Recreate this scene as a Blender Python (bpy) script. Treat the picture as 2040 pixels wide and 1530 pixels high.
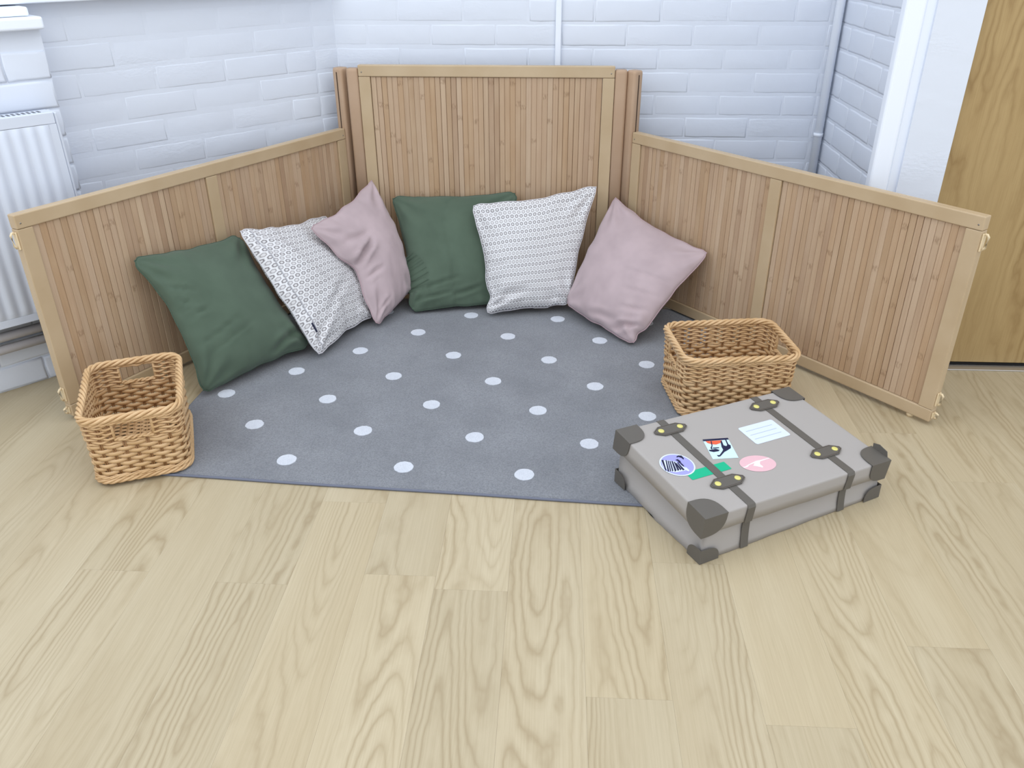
import bpy, bmesh, math, random
from mathutils import Vector, Matrix, noise
from mathutils.bvhtree import BVHTree
random.seed(7)
for o in list(bpy.data.objects): bpy.data.objects.remove(o)
SC = bpy.context.scene
COL = SC.collection
R = math.radians

# ------------------------------------------------------------------ camera
cam_d = bpy.data.cameras.new('camera'); cam = bpy.data.objects.new('camera', cam_d); COL.objects.link(cam)
cam_d.sensor_fit = 'HORIZONTAL'; cam_d.sensor_width = 36.0; cam_d.lens = 36.0 * 1631.3166 / 2040.0
cam_d.clip_start = 0.05; cam_d.clip_end = 60
PITCH, ROLL = 0.50074, -0.003052
fw = Vector((0, math.cos(PITCH), -math.sin(PITCH))); rt0 = Vector((1, 0, 0)); up0 = rt0.cross(fw)
rt = rt0 * math.cos(ROLL) + up0 * math.sin(ROLL); up = -rt0 * math.sin(ROLL) + up0 * math.cos(ROLL)
M = Matrix((rt, up, -fw)).transposed().to_4x4(); M.translation = (0, 0, 1.18)
cam.matrix_world = M
SC.camera = cam

# ------------------------------------------------------------------ world, lights, exposure
w = bpy.data.worlds.new('world'); SC.world = w; w.use_nodes = True
w.node_tree.nodes['Background'].inputs[0].default_value = (0.89, 0.95, 1.03, 1)
w.node_tree.nodes['Background'].inputs[1].default_value = 1.0

def area(name, loc, size, power, col, rot=(0, 0, 0), sy=None):
    l = bpy.data.lights.new(name, 'AREA'); l.energy = power; l.color = col
    l.shape = 'RECTANGLE'; l.size = size; l.size_y = sy or size
    o = bpy.data.objects.new(name, l); o.location = loc; o.rotation_euler = rot; COL.objects.link(o)
    return o
# ceiling panel lamps of the room, in a grid
area('ceiling_lamp', (-0.9, 0.2, 2.75), 1.2, 8, (1.0, 0.98, 0.95))
area('ceiling_lamp', (0.9, 0.2, 2.75), 1.2, 8, (1.0, 0.98, 0.95))
area('ceiling_lamp', (-0.7, 1.9, 2.75), 1.2, 3.5, (1.0, 0.98, 0.96))
area('ceiling_lamp', (0.7, 1.9, 2.75), 1.2, 3, (1.0, 0.98, 0.96))
# daylight from the window above the dwarf wall on the left
area('window_daylight', (-2.1, 1.3, 1.9), 1.3, 10, (0.80, 0.89, 1.0), rot=(R(70), 0, R(-50)))
SC.view_settings.view_transform = 'Standard'; SC.view_settings.look = 'None'
SC.view_settings.gamma = 1.0; SC.view_settings.use_curve_mapping = False
SC.view_settings.exposure = 0.38

# ------------------------------------------------------------------ helpers
def lin(r, g, b):
    f = lambda c: (c / 255 / 12.92) if c / 255 <= 0.04045 else ((c / 255 + 0.055) / 1.055) ** 2.4
    return (f(r), f(g), f(b), 1)

def link(name, me, mat=None, parent=None):
    o = bpy.data.objects.new(name, me); COL.objects.link(o)
    if parent is not None: o.parent = parent
    if mat is not None and me is not None and len(me.materials) == 0: me.materials.append(mat)
    return o

def mesh(name, verts, faces, smooth=False):
    me = bpy.data.meshes.new(name); me.from_pydata([tuple(v) for v in verts], [], faces); me.update()
    if smooth: me.polygons.foreach_set('use_smooth', [True] * len(me.polygons))
    return me

def from_bm(name, bm, smooth=False):
    bmesh.ops.recalc_face_normals(bm, faces=bm.faces)
    me = bpy.data.meshes.new(name); bm.to_mesh(me); bm.free()
    if smooth: me.polygons.foreach_set('use_smooth', [True] * len(me.polygons))
    return me

def add_box(bm, x0, x1, y0, y1, z0, z1, bev=0.0, seg=2):
    r = bmesh.ops.create_cube(bm, size=1.0)
    for v in r['verts']:
        v.co = Vector(((x0 + x1) / 2 + v.co.x * (x1 - x0), (y0 + y1) / 2 + v.co.y * (y1 - y0), (z0 + z1) / 2 + v.co.z * (z1 - z0)))
    if bev > 0:
        es = list({e for v in r['verts'] for e in v.link_edges})
        bmesh.ops.bevel(bm, geom=es, offset=bev, segments=seg, profile=0.5, affect='EDGES')

def box(name, x0, x1, y0, y1, z0, z1, mat, parent=None, bev=0.0, seg=2, smooth=False):
    bm = bmesh.new(); add_box(bm, x0, x1, y0, y1, z0, z1, bev, seg)
    return link(name, from_bm(name, bm, smooth), mat, parent)

def prism(name, poly, z0, z1, mat, parent=None, axis='z', smooth=False):
    """extrude a 2-D polygon"""
    n = len(poly)
    def p(a, b, c): return (a, b, c) if axis == 'z' else ((a, c, b) if axis == 'y' else (c, a, b))
    vs = [p(x, y, z0) for x, y in poly] + [p(x, y, z1) for x, y in poly]
    fs = [list(range(n))[::-1], [n + i for i in range(n)]] + [[i, (i + 1) % n, n + (i + 1) % n, n + i] for i in range(n)]
    me = mesh(name, vs, fs)
    bm = bmesh.new(); bm.from_mesh(me); bmesh.ops.recalc_face_normals(bm, faces=bm.faces); bm.to_mesh(me); bm.free()
    return link(name, me, mat, parent)

def tube_data(pts, r, sides=8, closed=False, rz=None, verts=None, faces=None, upv=Vector((0, 0, 1))):
    """tube along pts; r horizontal radius, rz radius along upv"""
    if verts is None: verts, faces = [], []
    b = len(verts); n = len(pts)
    for i, p in enumerate(pts):
        a = pts[(i - 1) % n] if (closed or i > 0) else pts[i]
        c = pts[(i + 1) % n] if (closed or i < n - 1) else pts[i]
        t = (Vector(c) - Vector(a))
        t = t.normalized() if t.length > 1e-9 else Vector((1, 0, 0))
        s = t.cross(upv)
        if s.length < 1e-4: s = t.cross(Vector((1, 0, 0)))
        s.normalize(); u = s.cross(t).normalized()
        rr = r[i] if isinstance(r, (list, tuple)) else r
        rv = rz if rz is not None else rr
        for k in range(sides):
            an = 2 * math.pi * k / sides
            verts.append(Vector(p) + s * (rr * math.cos(an)) + u * (rv * math.sin(an)))
    m = n if closed else n - 1
    for i in range(m):
        for k in range(sides):
            i2 = (i + 1) % n
            faces.append([b + i * sides + k, b + i * sides + (k + 1) % sides, b + i2 * sides + (k + 1) % sides, b + i2 * sides + k])
    if not closed:
        faces.append([b + k for k in range(sides)][::-1]); faces.append([b + (n - 1) * sides + k for k in range(sides)])
    return verts, faces

def tube(name, pts, r, mat, parent=None, sides=10, closed=False, rz=None):
    v, f = tube_data(pts, r, sides, closed, rz)
    return link(name, mesh(name, v, f, True), mat, parent)

def thing(name, label, cat, loc=(0, 0, 0), rotz=0.0, group=None):
    o = bpy.data.objects.new(name, None); COL.objects.link(o); o.empty_display_size = 0.05
    o.location = loc; o.rotation_euler = (0, 0, rotz); o['label'] = label; o['category'] = cat
    if group: o['group'] = group
    return o

def tag(o, label, cat, group=None):
    o['label'] = label; o['category'] = cat
    if group: o['group'] = group
    return o

def struct(o, label=None, cat=None):
    o['kind'] = 'structure'
    if label: o['label'] = label
    if cat: o['category'] = cat
    return o

# ------------------------------------------------------------------ material helpers
def newmat(name, rough=0.6, spec=0.3):
    m = bpy.data.materials.new(name); m.use_nodes = True
    nt = m.node_tree; b = nt.nodes['Principled BSDF']
    b.inputs['Roughness'].default_value = rough; b.inputs['Specular IOR Level'].default_value = spec
    return m, nt, b
class G:
    """tiny node graph helper"""
    def __init__(s, nt): s.nt = nt
    def n(s, t, **kw):
        x = s.nt.nodes.new(t)
        for k, v in kw.items(): setattr(x, k, v)
        return x
    def l(s, a, b): s.nt.links.new(a, b)
    def val(s, sock, v):
        if hasattr(v, 'is_linked') or hasattr(v, 'links'): s.l(v, sock)
        else: sock.default_value = v
    def math(s, op, a, b=0.0, c=None, clamp=False):
        x = s.n('ShaderNodeMath', operation=op, use_clamp=clamp); s.val(x.inputs[0], a); s.val(x.inputs[1], b)
        if c is not None: s.val(x.inputs[2], c)
        return x.outputs[0]
    def vmath(s, op, a, b=None):
        x = s.n('ShaderNodeVectorMath', operation=op); s.val(x.inputs[0], a)
        if b is not None: s.val(x.inputs[1], b)
        return x.outputs[0] if op not in ('LENGTH', 'DISTANCE', 'DOT_PRODUCT') else x.outputs['Value']
    def mapping(s, v, scale=(1, 1, 1), loc=(0, 0, 0), rot=(0, 0, 0)):
        x = s.n('ShaderNodeMapping'); s.l(v, x.inputs[0]); x.inputs['Scale'].default_value = scale
        x.inputs['Location'].default_value = loc; x.inputs['Rotation'].default_value = rot
        return x.outputs[0]
    def noise(s, v, scale=5.0, detail=2.0, rough=0.5, dist=0.0):
        x = s.n('ShaderNodeTexNoise'); s.l(v, x.inputs['Vector']); x.inputs['Scale'].default_value = scale
        x.inputs['Detail'].default_value = detail; x.inputs['Roughness'].default_value = rough; x.inputs['Distortion'].default_value = dist
        return x.outputs['Fac']
    def ramp(s, fac, stops, interp='LINEAR'):
        x = s.n('ShaderNodeValToRGB'); s.l(fac, x.inputs[0]); cr = x.color_ramp; cr.interpolation = interp
        while len(cr.elements) < len(stops): cr.elements.new(0.5)
        for e, (p, c) in zip(cr.elements, stops):
            e.position = p; e.color = c if isinstance(c, (tuple, list)) else (c, c, c, 1)
        return x.outputs[0]
    def mix(s, fac, a, b, mode='MIX'):
        x = s.n('ShaderNodeMix', data_type='RGBA', blend_type=mode); s.val(x.inputs['Factor'], fac)
        s.val(x.inputs['A'], a) if False else None
        ia = [i for i in x.inputs if i.name == 'A' and i.type == 'RGBA'][0]; ib = [i for i in x.inputs if i.name == 'B' and i.type == 'RGBA'][0]
        s.val(ia, a); s.val(ib, b)
        return [o for o in x.outputs if o.type == 'RGBA'][0]
    def bump(s, h, strength, dist, bsdf):
        x = s.n('ShaderNodeBump'); x.inputs['Strength'].default_value = strength; x.inputs['Distance'].default_value = dist
        s.l(h, x.inputs['Height']); s.l(x.outputs[0], bsdf.inputs['Normal'])
    def obj(s): return s.n('ShaderNodeTexCoord').outputs['Object']
    def uv(s): return s.n('ShaderNodeTexCoord').outputs['UV']
    def rnd(s): return s.n('ShaderNodeObjectInfo').outputs['Random']

def plain(name, col, rough=0.6, spec=0.3, metal=0.0, bumps=None):
    m, nt, b = newmat(name, rough, spec); b.inputs['Base Color'].default_value = col; b.inputs['Metallic'].default_value = metal
    if bumps:
        g = G(nt); h = g.noise(g.obj(), bumps[0], 3.0, 0.6); g.bump(h, bumps[1], bumps[2], b)
    return m

MAT = {}
# --- oak look vinyl planks (local x across, y along)
def oak(name, light, mid, dark, rough, cath=15.0, axis=0, spec=0.35, rand=True, contrast=1.0):
    m, nt, b = newmat(name, rough, spec); g = G(nt)
    co = g.obj()
    if axis == 1: co = g.mapping(co, rot=(R(-90), 0, 0))    # boards that stand: local z becomes the long way
    if rand:
        cmb = g.n('ShaderNodeCombineXYZ'); r = g.rnd()
        for i, k in enumerate((37.0, 53.0, 19.0)): g.l(g.math('MULTIPLY', r, k), cmb.inputs[i])
        co2 = g.vmath('ADD', co, cmb.outputs[0])
    else: co2 = co
    warp = g.noise(g.mapping(co2, (30, 14.0, 1)), 1.0, 2.0, 0.5)
    base = g.noise(g.mapping(co2, (10.5, 1.15, 1)), 1.0, 0.0, 0.4)
    f = g.math('ADD', g.math('MULTIPLY', base, cath), g.math('MULTIPLY', warp, 0.95))
    rings = g.math('PINGPONG', f, 0.5)
    lines = g.ramp(g.math('MULTIPLY', rings, 2.0), [(0.0, 1.0), (0.35, 0.35), (0.8, 0.0)])
    mask = g.ramp(g.noise(g.mapping(co2, (6.0, 0.7, 1), loc=(3, 7, 2)), 1.0, 1.0), [(0.38, 0.0), (0.62, 1.0)])
    fib = g.noise(g.mapping(co2, (330, 7.0, 1)), 1.0, 3.0, 0.65)
    fibm = g.ramp(fib, [(0.35, 0.0), (0.75, 1.0)])
    tone = g.noise(g.mapping(co2, (9, 1.0, 1), loc=(9, 1, 4)), 1.0, 2.0)
    c = g.mix(g.ramp(tone, [(0.3, 0.0), (0.7, 1.0)]), light, mid)
    k = g.math('MULTIPLY', g.math('MULTIPLY', lines, g.math('ADD', g.math('MULTIPLY', mask, 0.75), 0.06)), 0.72 * contrast)
    c = g.mix(k, c, dark)
    c = g.mix(g.math('MULTIPLY', fibm, 0.26 * contrast), c, dark)
    if rand:
        c = g.mix(1.0, c, g.ramp(g.rnd(), [(0.0, (0.95, 0.95, 0.945, 1)), (0.5, (0.99, 0.99, 0.99, 1)), (1.0, (1.03, 1.025, 1.01, 1))]), 'MULTIPLY')
    g.l(c, b.inputs['Base Color'])
    g.bump(fib, 0.05, 0.0006, b)
    return m
MAT['floor'] = oak('oak_vinyl', lin(193, 180, 152), lin(184, 169, 139), lin(150, 131, 99), 0.42)
MAT['door'] = oak('oak_veneer', lin(180, 154, 108), lin(170, 143, 97), lin(138, 109, 66), 0.5, cath=10.0, axis=1, rand=False, contrast=1.15)

# --- beech frame
def beech(name, a, bcol, rough=0.42):
    m, nt, b = newmat(name, rough, 0.35); g = G(nt); co = g.obj()
    t = g.noise(g.mapping(co, (6, 30, 6)), 1.0, 2.0)
    f = g.noise(g.mapping(co, (40, 40, 40)), 1.0, 3.0)
    c = g.mix(g.ramp(t, [(0.3, 0.0), (0.7, 1.0)]), a, bcol)
    c = g.mix(g.math('MULTIPLY', f, 0.10), c, lin(150, 112, 70))
    g.l(c, b.inputs['Base Color']); return m
MAT['beech'] = beech('beech', lin(196, 175, 144), lin(184, 161, 128))
MAT['post'] = beech('steamed_beech', lin(190, 163, 138), lin(180, 151, 124), 0.5)

# --- bamboo slats
def bamboo():
    m, nt, b = newmat('bamboo', 0.5, 0.35); g = G(nt); co = g.obj(); r = g.rnd()
    cmb = g.n('ShaderNodeCombineXYZ'); g.l(g.math('MULTIPLY', r, 31.0), cmb.inputs[0]); g.l(g.math('MULTIPLY', r, 47.0), cmb.inputs[2])
    co2 = g.vmath('ADD', co, cmb.outputs[0])
    c = g.ramp(r, [(0.0, lin(176, 147, 116)), (0.25, lin(188, 161, 134)), (0.5, lin(180, 149, 116)), (0.72, lin(192, 167, 141)), (0.9, lin(169, 140, 113)), (1.0, lin(196, 171, 143))])
    st = g.noise(g.mapping(co2, (420, 420, 3.0)), 1.0, 3.0, 0.6)
    c = g.mix(g.math('MULTIPLY', g.ramp(st, [(0.4, 0.0), (0.75, 1.0)]), 0.30), c, lin(146, 116, 86))
    bl = g.noise(g.mapping(co2, (20, 20, 6)), 1.0, 2.0)
    c = g.mix(g.math('MULTIPLY', g.ramp(bl, [(0.45, 0.0), (0.8, 1.0)]), 0.35), c, lin(206, 184, 156))
    # culm nodes: short dark dashes at one height per slat
    sep = g.n('ShaderNodeSeparateXYZ'); g.l(co2, sep.inputs[0])
    d = g.math('ABSOLUTE', g.math('SUBTRACT', g.math('FRACT', g.math('MULTIPLY', sep.outputs[2], 1.9)), 0.5))
    band = g.ramp(d, [(0.0, 1.0), (0.010, 1.0), (0.022, 0.0)])
    bn = g.noise(g.mapping(co2, (260, 260, 90)), 1.0, 2.0)
    c = g.mix(g.math('MULTIPLY', g.math('MULTIPLY', band, g.ramp(bn, [(0.42, 0.0), (0.6, 1.0)])), 0.45), c, lin(122, 92, 64))
    g.l(c, b.inputs['Base Color']); g.bump(st, 0.1, 0.0006, b); return m
MAT['bamboo'] = bamboo()
MAT['back'] = plain('backing_board', lin(110, 74, 44), 0.8)
MAT['groove'] = plain('seal_and_slot_shade', lin(74, 58, 48), 0.8)  # seal brown, also the painted shade of the post slots
MAT['cream'] = plain('cream_plastic', lin(226, 206, 170), 0.4)
MAT['steel'] = plain('steel', lin(150, 146, 140), 0.4, 0.5, 0.8)

# --- painted masonry
def paint(name, col, lump=0.5, scale=55.0):
    m, nt, b = newmat(name, 0.62, 0.3); g = G(nt); geo = g.n('ShaderNodeNewGeometry').outputs['Position']
    b.inputs['Base Color'].default_value = col
    h1 = g.noise(geo, scale, 4.0, 0.55); h2 = g.noise(geo, 14.0, 2.0, 0.5)
    patch = g.ramp(g.noise(g.mapping(geo, (3, 3, 9)), 1.0, 2.0), [(0.52, 0.0), (0.68, 1.0)])
    h3 = g.noise(g.mapping(geo, (60, 60, 130)), 1.0, 3.0, 0.6)
    h = g.math('ADD', g.math('ADD', g.math('MULTIPLY', h1, 0.18), h2), g.math('MULTIPLY', g.math('MULTIPLY', patch, h3), 0.8))
    g.bump(h, lump, 0.004, b); return m
WHITE = lin(219, 225, 236)
MAT['wall'] = paint('white_masonry_paint', WHITE, 0.35)
MAT['gloss'] = plain('white_gloss_paint', lin(236, 242, 252), 0.35, 0.4)
MAT['rad'] = plain('radiator_enamel', lin(212, 219, 232), 0.3, 0.45)
MAT['pipe'] = plain('grey_pipe_paint', lin(196, 194, 196), 0.5, 0.3)
MAT['dark'] = plain('dark_gap', lin(30, 28, 28), 0.9)
MAT['slot'] = plain('grille_shadow', lin(110, 114, 122), 0.8)
MAT['alu'] = plain('brushed_aluminium', lin(205, 203, 200), 0.35, 0.5, 0.85)

# --- rug
def rugmat(name, a, bcol, dark):
    m, nt, b = newmat(name, 0.95, 0.08); g = G(nt); co = g.obj()
    n1 = g.noise(co, 5.0, 3.0, 0.6); n2 = g.noise(co, 900.0, 2.0, 0.7); n3 = g.noise(co, 240.0, 3.0, 0.7)
    c = g.mix(g.ramp(n1, [(0.35, 0.0), (0.65, 1.0)]), a, bcol)
    c = g.mix(g.math('MULTIPLY', g.ramp(n3, [(0.40, 0.0), (0.64, 1.0)]), 0.5), c, dark)
    c = g.mix(g.math('MULTIPLY', g.ramp(n2, [(0.45, 0.0), (0.6, 1.0)]), 0.3), c, dark)
    g.l(c, b.inputs['Base Color']); b.inputs['Sheen Weight'].default_value = 0.25
    h = g.math('ADD', n2, g.math('MULTIPLY', n3, 1.2)); g.bump(h, 0.6, 0.003, b); return m
MAT['rug'] = rugmat('grey_pile', lin(151, 154, 160), lin(135, 138, 144), lin(92, 95, 102))
MAT['dot'] = rugmat('white_pile', lin(226, 231, 240), lin(218, 223, 233), lin(196, 202, 213))
MAT['bind'] = plain('rug_binding', lin(112, 116, 130), 0.9, 0.1)

# --- fabrics
def fabric(name, col, rough=0.9, k=0.5):
    m, nt, b = newmat(name, rough, 0.12); g = G(nt); co = g.uv()
    b.inputs['Sheen Weight'].default_value = 0.15
    t1 = g.noise(g.mapping(co, (700, 90, 1)), 1.0, 1.0); t2 = g.noise(g.mapping(co, (90, 700, 1)), 1.0, 1.0)
    h = g.math('ADD', t1, t2); l = g.noise(co, 5.0, 2.0)
    d = tuple(c * 0.86 for c in col[:3]) + (1,)
    c = g.mix(g.ramp(l, [(0.3, 0.0), (0.7, 1.0)]), col, d); g.l(c, b.inputs['Base Color'])
    g.bump(h, 0.25, 0.0008, b); return m
MAT['green'] = fabric('sage_green_cotton', lin(87, 103, 88))
MAT['pink'] = fabric('dusty_pink_cotton', lin(187, 169, 172))
def hexfab():
    m, nt, b = newmat('honeycomb_jacquard', 0.9, 0.12); g = G(nt); uv = g.uv()
    p = g.mapping(uv, (26.0, 22.5, 0)); S = (1.0, 1.7320508, 1.0); H = (0.5, 0.8660254, 0.0)
    def cell(v):
        q = g.vmath('MODULO', g.vmath('ADD', v, (40.0, 40 * 1.7320508, 0.0)), S)
        return g.vmath('SUBTRACT', q, H)
    a = cell(p); bb = cell(g.vmath('ADD', p, H))
    la = g.vmath('LENGTH', a); lb = g.vmath('LENGTH', bb)
    sel = g.math('LESS_THAN', la, lb)
    mx = g.n('ShaderNodeMix', data_type='VECTOR'); g.l(sel, mx.inputs['Factor'])
    va = [i for i in mx.inputs if i.name == 'A' and i.type == 'VECTOR'][0]; vb = [i for i in mx.inputs if i.name == 'B' and i.type == 'VECTOR'][0]
    g.l(bb, va); g.l(a, vb); v = [o for o in mx.outputs if o.type == 'VECTOR'][0]
    ab = g.vmath('ABSOLUTE', v); sp = g.n('ShaderNodeSeparateXYZ'); g.l(ab, sp.inputs[0])
    hd = g.math('MAXIMUM', sp.outputs[0], g.math('ADD', g.math('MULTIPLY', sp.outputs[0], 0.5), g.math('MULTIPLY', sp.outputs[1], 0.8660254)))
    # hd 0 centre .. 0.5 border
    c_a = g.ramp(g.math('MULTIPLY', hd, 2.0), [(0.0, lin(212, 211, 212)), (0.36, lin(212, 211, 212)), (0.46, lin(128, 124, 126)), (0.64, lin(136, 132, 134)), (0.74, lin(202, 201, 202)), (0.9, lin(226, 226, 228))])
    c_b = g.ramp(g.math('MULTIPLY', hd, 2.0), [(0.0, lin(212, 211, 212)), (0.40, lin(211, 210, 211)), (0.52, lin(158, 154, 156)), (0.62, lin(160, 156, 158)), (0.72, lin(202, 201, 202)), (0.9, lin(226, 226, 228))])
    c = g.mix(sel, c_a, c_b); g.l(c, b.inputs['Base Color'])
    g.bump(hd, 0.2, 0.002, b); return m
MAT['hex'] = hexfab()
MAT['navy'] = plain('navy_tag', lin(34, 36, 60), 0.8)
MAT['hexpipe'] = plain('pale_grey_piping', lin(206, 204, 208), 0.9, 0.1)
MAT['zip'] = plain('grey_zip', lin(176, 176, 182), 0.7)

# --- wicker
def wick(name, a, bcol):
    m, nt, b = newmat(name, 0.45, 0.35); g = G(nt); co = g.obj()
    n1 = g.noise(co, 22.0, 2.0); n2 = g.noise(g.mapping(co, (60, 60, 300)), 1.0, 2.0)
    c = g.mix(g.ramp(n1, [(0.35, 0.0), (0.65, 1.0)]), a, bcol)
    c = g.mix(g.math('MULTIPLY', n2, 0.25), c, lin(130, 90, 48)); g.l(c, b.inputs['Base Color']); return m
MAT['wick'] = wick('honey_wicker', lin(220, 186, 142), lin(206, 170, 124))
MAT['stake'] = wick('dark_wicker', lin(158, 118, 78), lin(146, 106, 68))

# --- suitcase
MAT['case'] = plain('beige_card_fabric', lin(168, 163, 159), 0.65, 0.2, bumps=(700.0, 0.08, 0.0008))
MAT['strap'] = plain('brown_grey_leatherette', lin(96, 92, 86), 0.5, 0.4, bumps=(500.0, 0.1, 0.0008))
MAT['brass'] = plain('pale_brass', lin(222, 214, 128), 0.4, 0.5, 0.1)
for k, c in dict(s_white=(216, 226, 242), s_purple=(160, 160, 224), s_navy=(24, 26, 62), s_green=(22, 178, 134), s_pink=(226, 184, 192), s_blue=(204, 232, 240), s_orange=(226, 98, 66), s_line=(164, 178, 202), s_off=(242, 232, 238)).items():
    MAT[k] = plain('print_' + k[2:], lin(*c), 0.5, 0.3)

# ================================================================== THE SETTING
PA = R(3.0)                                # the planks and the room lie 3 degrees off the view
floor_me = mesh('floor', [(-4, -2, 0), (4, -2, 0), (4, 4.5, 0), (-4, 4.5, 0), (-4, -2, -0.05), (4, -2, -0.05), (4, 4.5, -0.05), (-4, 4.5, -0.05)],
                [[0, 1, 2, 3], [7, 6, 5, 4], [4, 5, 1, 0], [5, 6, 2, 1], [6, 7, 3, 2], [7, 4, 0, 3]])
for v in floor_me.vertices: v.co.z -= 0.003
floor = struct(link('floor', floor_me, MAT['floor']), 'pale oak plank flooring', 'floor')
PW, PLEN = 0.1525, 1.22
pbm = bmesh.new(); add_box(pbm, -PW / 2 + 0.0001, PW / 2 - 0.0001, 0.0001, PLEN - 0.0001, -0.0028, 0.0)
plank_me = from_bm('plank', pbm); plank_me.materials.append(MAT['floor'])
OFF = -0.534
ends = {0: 1.551, 2: 1.267, 6: 0.965}
for i in range(-9, 15):
    x = OFF + (i + 0.5) * PW
    e0 = ends.get(i, random.uniform(0, PLEN))
    j = e0 - PLEN * math.ceil((e0 + 0.35) / PLEN)
    while j < 3.0:
        o = link('plank', plank_me, None, floor)
        o.location = (x * math.cos(PA) + j * math.sin(PA), -x * math.sin(PA) + j * math.cos(PA), 0)
        o.rotation_euler = (0, 0, -PA); j += PLEN

# --- bricks, one mesh for each of a few shapes, shared by all walls
def brick_mesh(L, H, seed):
    rr = random.Random(seed); nx, nz = 5, 2
    ring = []
    for k in range(nx): ring.append((k / nx * L, 0))
    for k in range(nz): ring.append((L, k / nz * H))
    for k in range(nx): ring.append((L - k / nx * L, H))
    for k in range(nz): ring.append((0, H - k / nz * H))
    n = len(ring); vs = []; cx, cz = L / 2, H / 2
    for (x, z) in ring: vs.append((x + rr.uniform(-.0022, .0022), 0.004, z + rr.uniform(-.0012, .0012)))
    for i, (x, z) in enumerate(ring):
        vs.append((vs[i][0] * 0.99 + cx * 0.01, 0.0, vs[i][2] * 0.97 + cz * 0.03))
    for i, (x, z) in enumerate(ring):
        vs.append((vs[i][0] * 0.94 + cx * 0.06, -0.0009 + rr.uniform(-.00015, .00015), vs[i][2] * 0.80 + cz * 0.20))
    fs = [[i, (i + 1) % n, n + (i + 1) % n, n + i] for i in range(n)] + [[n + i, n + (i + 1) % n, 2 * n + (i + 1) % n, 2 * n + i] for i in range(n)] + [[2 * n + i for i in range(n)]]
    me = mesh('brick', vs, fs, True)
    bm = bmesh.new(); bm.from_mesh(me); bmesh.ops.recalc_face_normals(bm, faces=bm.faces); bm.to_mesh(me); bm.free()
    me.materials.append(MAT['wall']); return me
GAPB = 0.006
STRETCH = [brick_mesh(0.225 - 0.0025, 0.0765 - GAPB, s) for s in range(5)]
HEADER = [brick_mesh(0.1125 - 0.0025, 0.0765 - GAPB, s + 50) for s in range(4)]
def lay_bricks(wall, x0, x1, ztop, z0=0.0, jit=0.0003, depth=0.0):
    row = 0; z = z0
    while z + 0.0765 <= ztop + 0.001:
        x = x0 - (0.1125 if row % 2 else 0.0)
        if row % 2: 
            b = link('brick', random.choice(HEADER), None, wall); b.location = (x0, random.uniform(-jit, jit) + depth, z + GAPB / 2); x = x0 + 0.1125
        while x < x1 - 0.05:
            m = STRETCH if x + 0.225 <= x1 + 0.02 else HEADER
            b = link('brick', random.choice(m), None, wall); b.location = (x + 0.0012, random.uniform(-jit, jit) + depth, z + GAPB / 2)
            x += 0.225 if m is STRETCH else 0.1125
        z += 0.0765; row += 1

def wall(name, P, ang, L, H, label):
    w_ = box(name, 0, L, 0.0, 0.12, 0, H, MAT['wall'])
    w_.location = P; w_.rotation_euler = (0, 0, R(ang)); return struct(w_, label, 'wall')
BWA = -3.0
CL_ = Vector((-0.614, 3.092, 0)); CR_ = Vector((1.115, 3.0015, 0))
wb = wall('wall_back', CL_, BWA, (CR_ - CL_).length + 0.1, 2.7, 'white painted brick wall behind the tall bamboo panel')
lay_bricks(wb, 0.0, 1.74, 1.40, jit=0.0003, depth=0.0003)
LA = 44.0; tL = Vector((math.cos(R(LA)), math.sin(R(LA)), 0)); nL = Vector((tL.y, -tL.x, 0))
LWL = 2.6
wl = wall('wall_left', CL_ - tL * LWL, LA, LWL + 0.05, 2.7, 'white painted brick wall running behind the left panel')
lay_bricks(wl, 1.5, 2.59, 1.02, jit=0.0003, depth=0.0005)
SA = -93.0
wr = wall('wall_right', CR_ + Vector((0.0, 0.0, 0)), SA, 0.735, 2.7, 'white painted brick return wall beside the door frame')
lay_bricks(wr, 0.0, 0.71, 1.40)

# dwarf wall under the window, with its sill, on the far left
R0 = Vector((-1.5084, 2.1042, 0))
DWL = 1.8; dw_o = R0 - tL * DWL
dw = box('wall_dwarf', 0, DWL + 0.362, 0.004, 0.088, 0, 0.966, MAT['wall']); dw.location = dw_o; dw.rotation_euler = (0, 0, R(LA))
struct(dw, 'low white painted brick wall carrying the radiator', 'wall')
lay_bricks(dw, DWL + 0.362 - 0.225 * 4, DWL + 0.362, 0.966, jit=0.0006)
for zz in range(12):                        # rough toothed quoin edge
    b = link('brick', random.choice(HEADER), None, dw)
    b.location = (DWL + 0.362 + 0.004 + random.uniform(-.003, .002) - 0.004, 0.004, zz * 0.0765 + 0.003); b.rotation_euler = (0, 0, R(90))
def lframe(o, d=0.0, t=0.0, z=0.0):
    p = R0 + nL * d + tL * t; o.location = (p.x, p.y, z); o.rotation_euler = (0, 0, R(LA)); return o
sill = lframe(thing('window_sill', 'stepped white window sill ledge above the radiator', 'sill'))
box('sill_board', -1.75, 0.368, -0.028, 0.085, 0.968, 0.999, MAT['gloss'], sill, 0.006, 3)
box('sill_step', -1.75, 0.345, -0.006, 0.085, 0.9995, 1.022, MAT['gloss'], sill, 0.006, 3)
tr = box('trim_1', 0.1, LWL - 0.02, -0.045, -0.0005, 1.026, 1.062, MAT['gloss'], None, 0.003, 2)
tr.location = wl.location; tr.rotation_euler = (0, 0, R(LA)); struct(tr, 'white ledge along the top of the left wall', 'trim')

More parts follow.
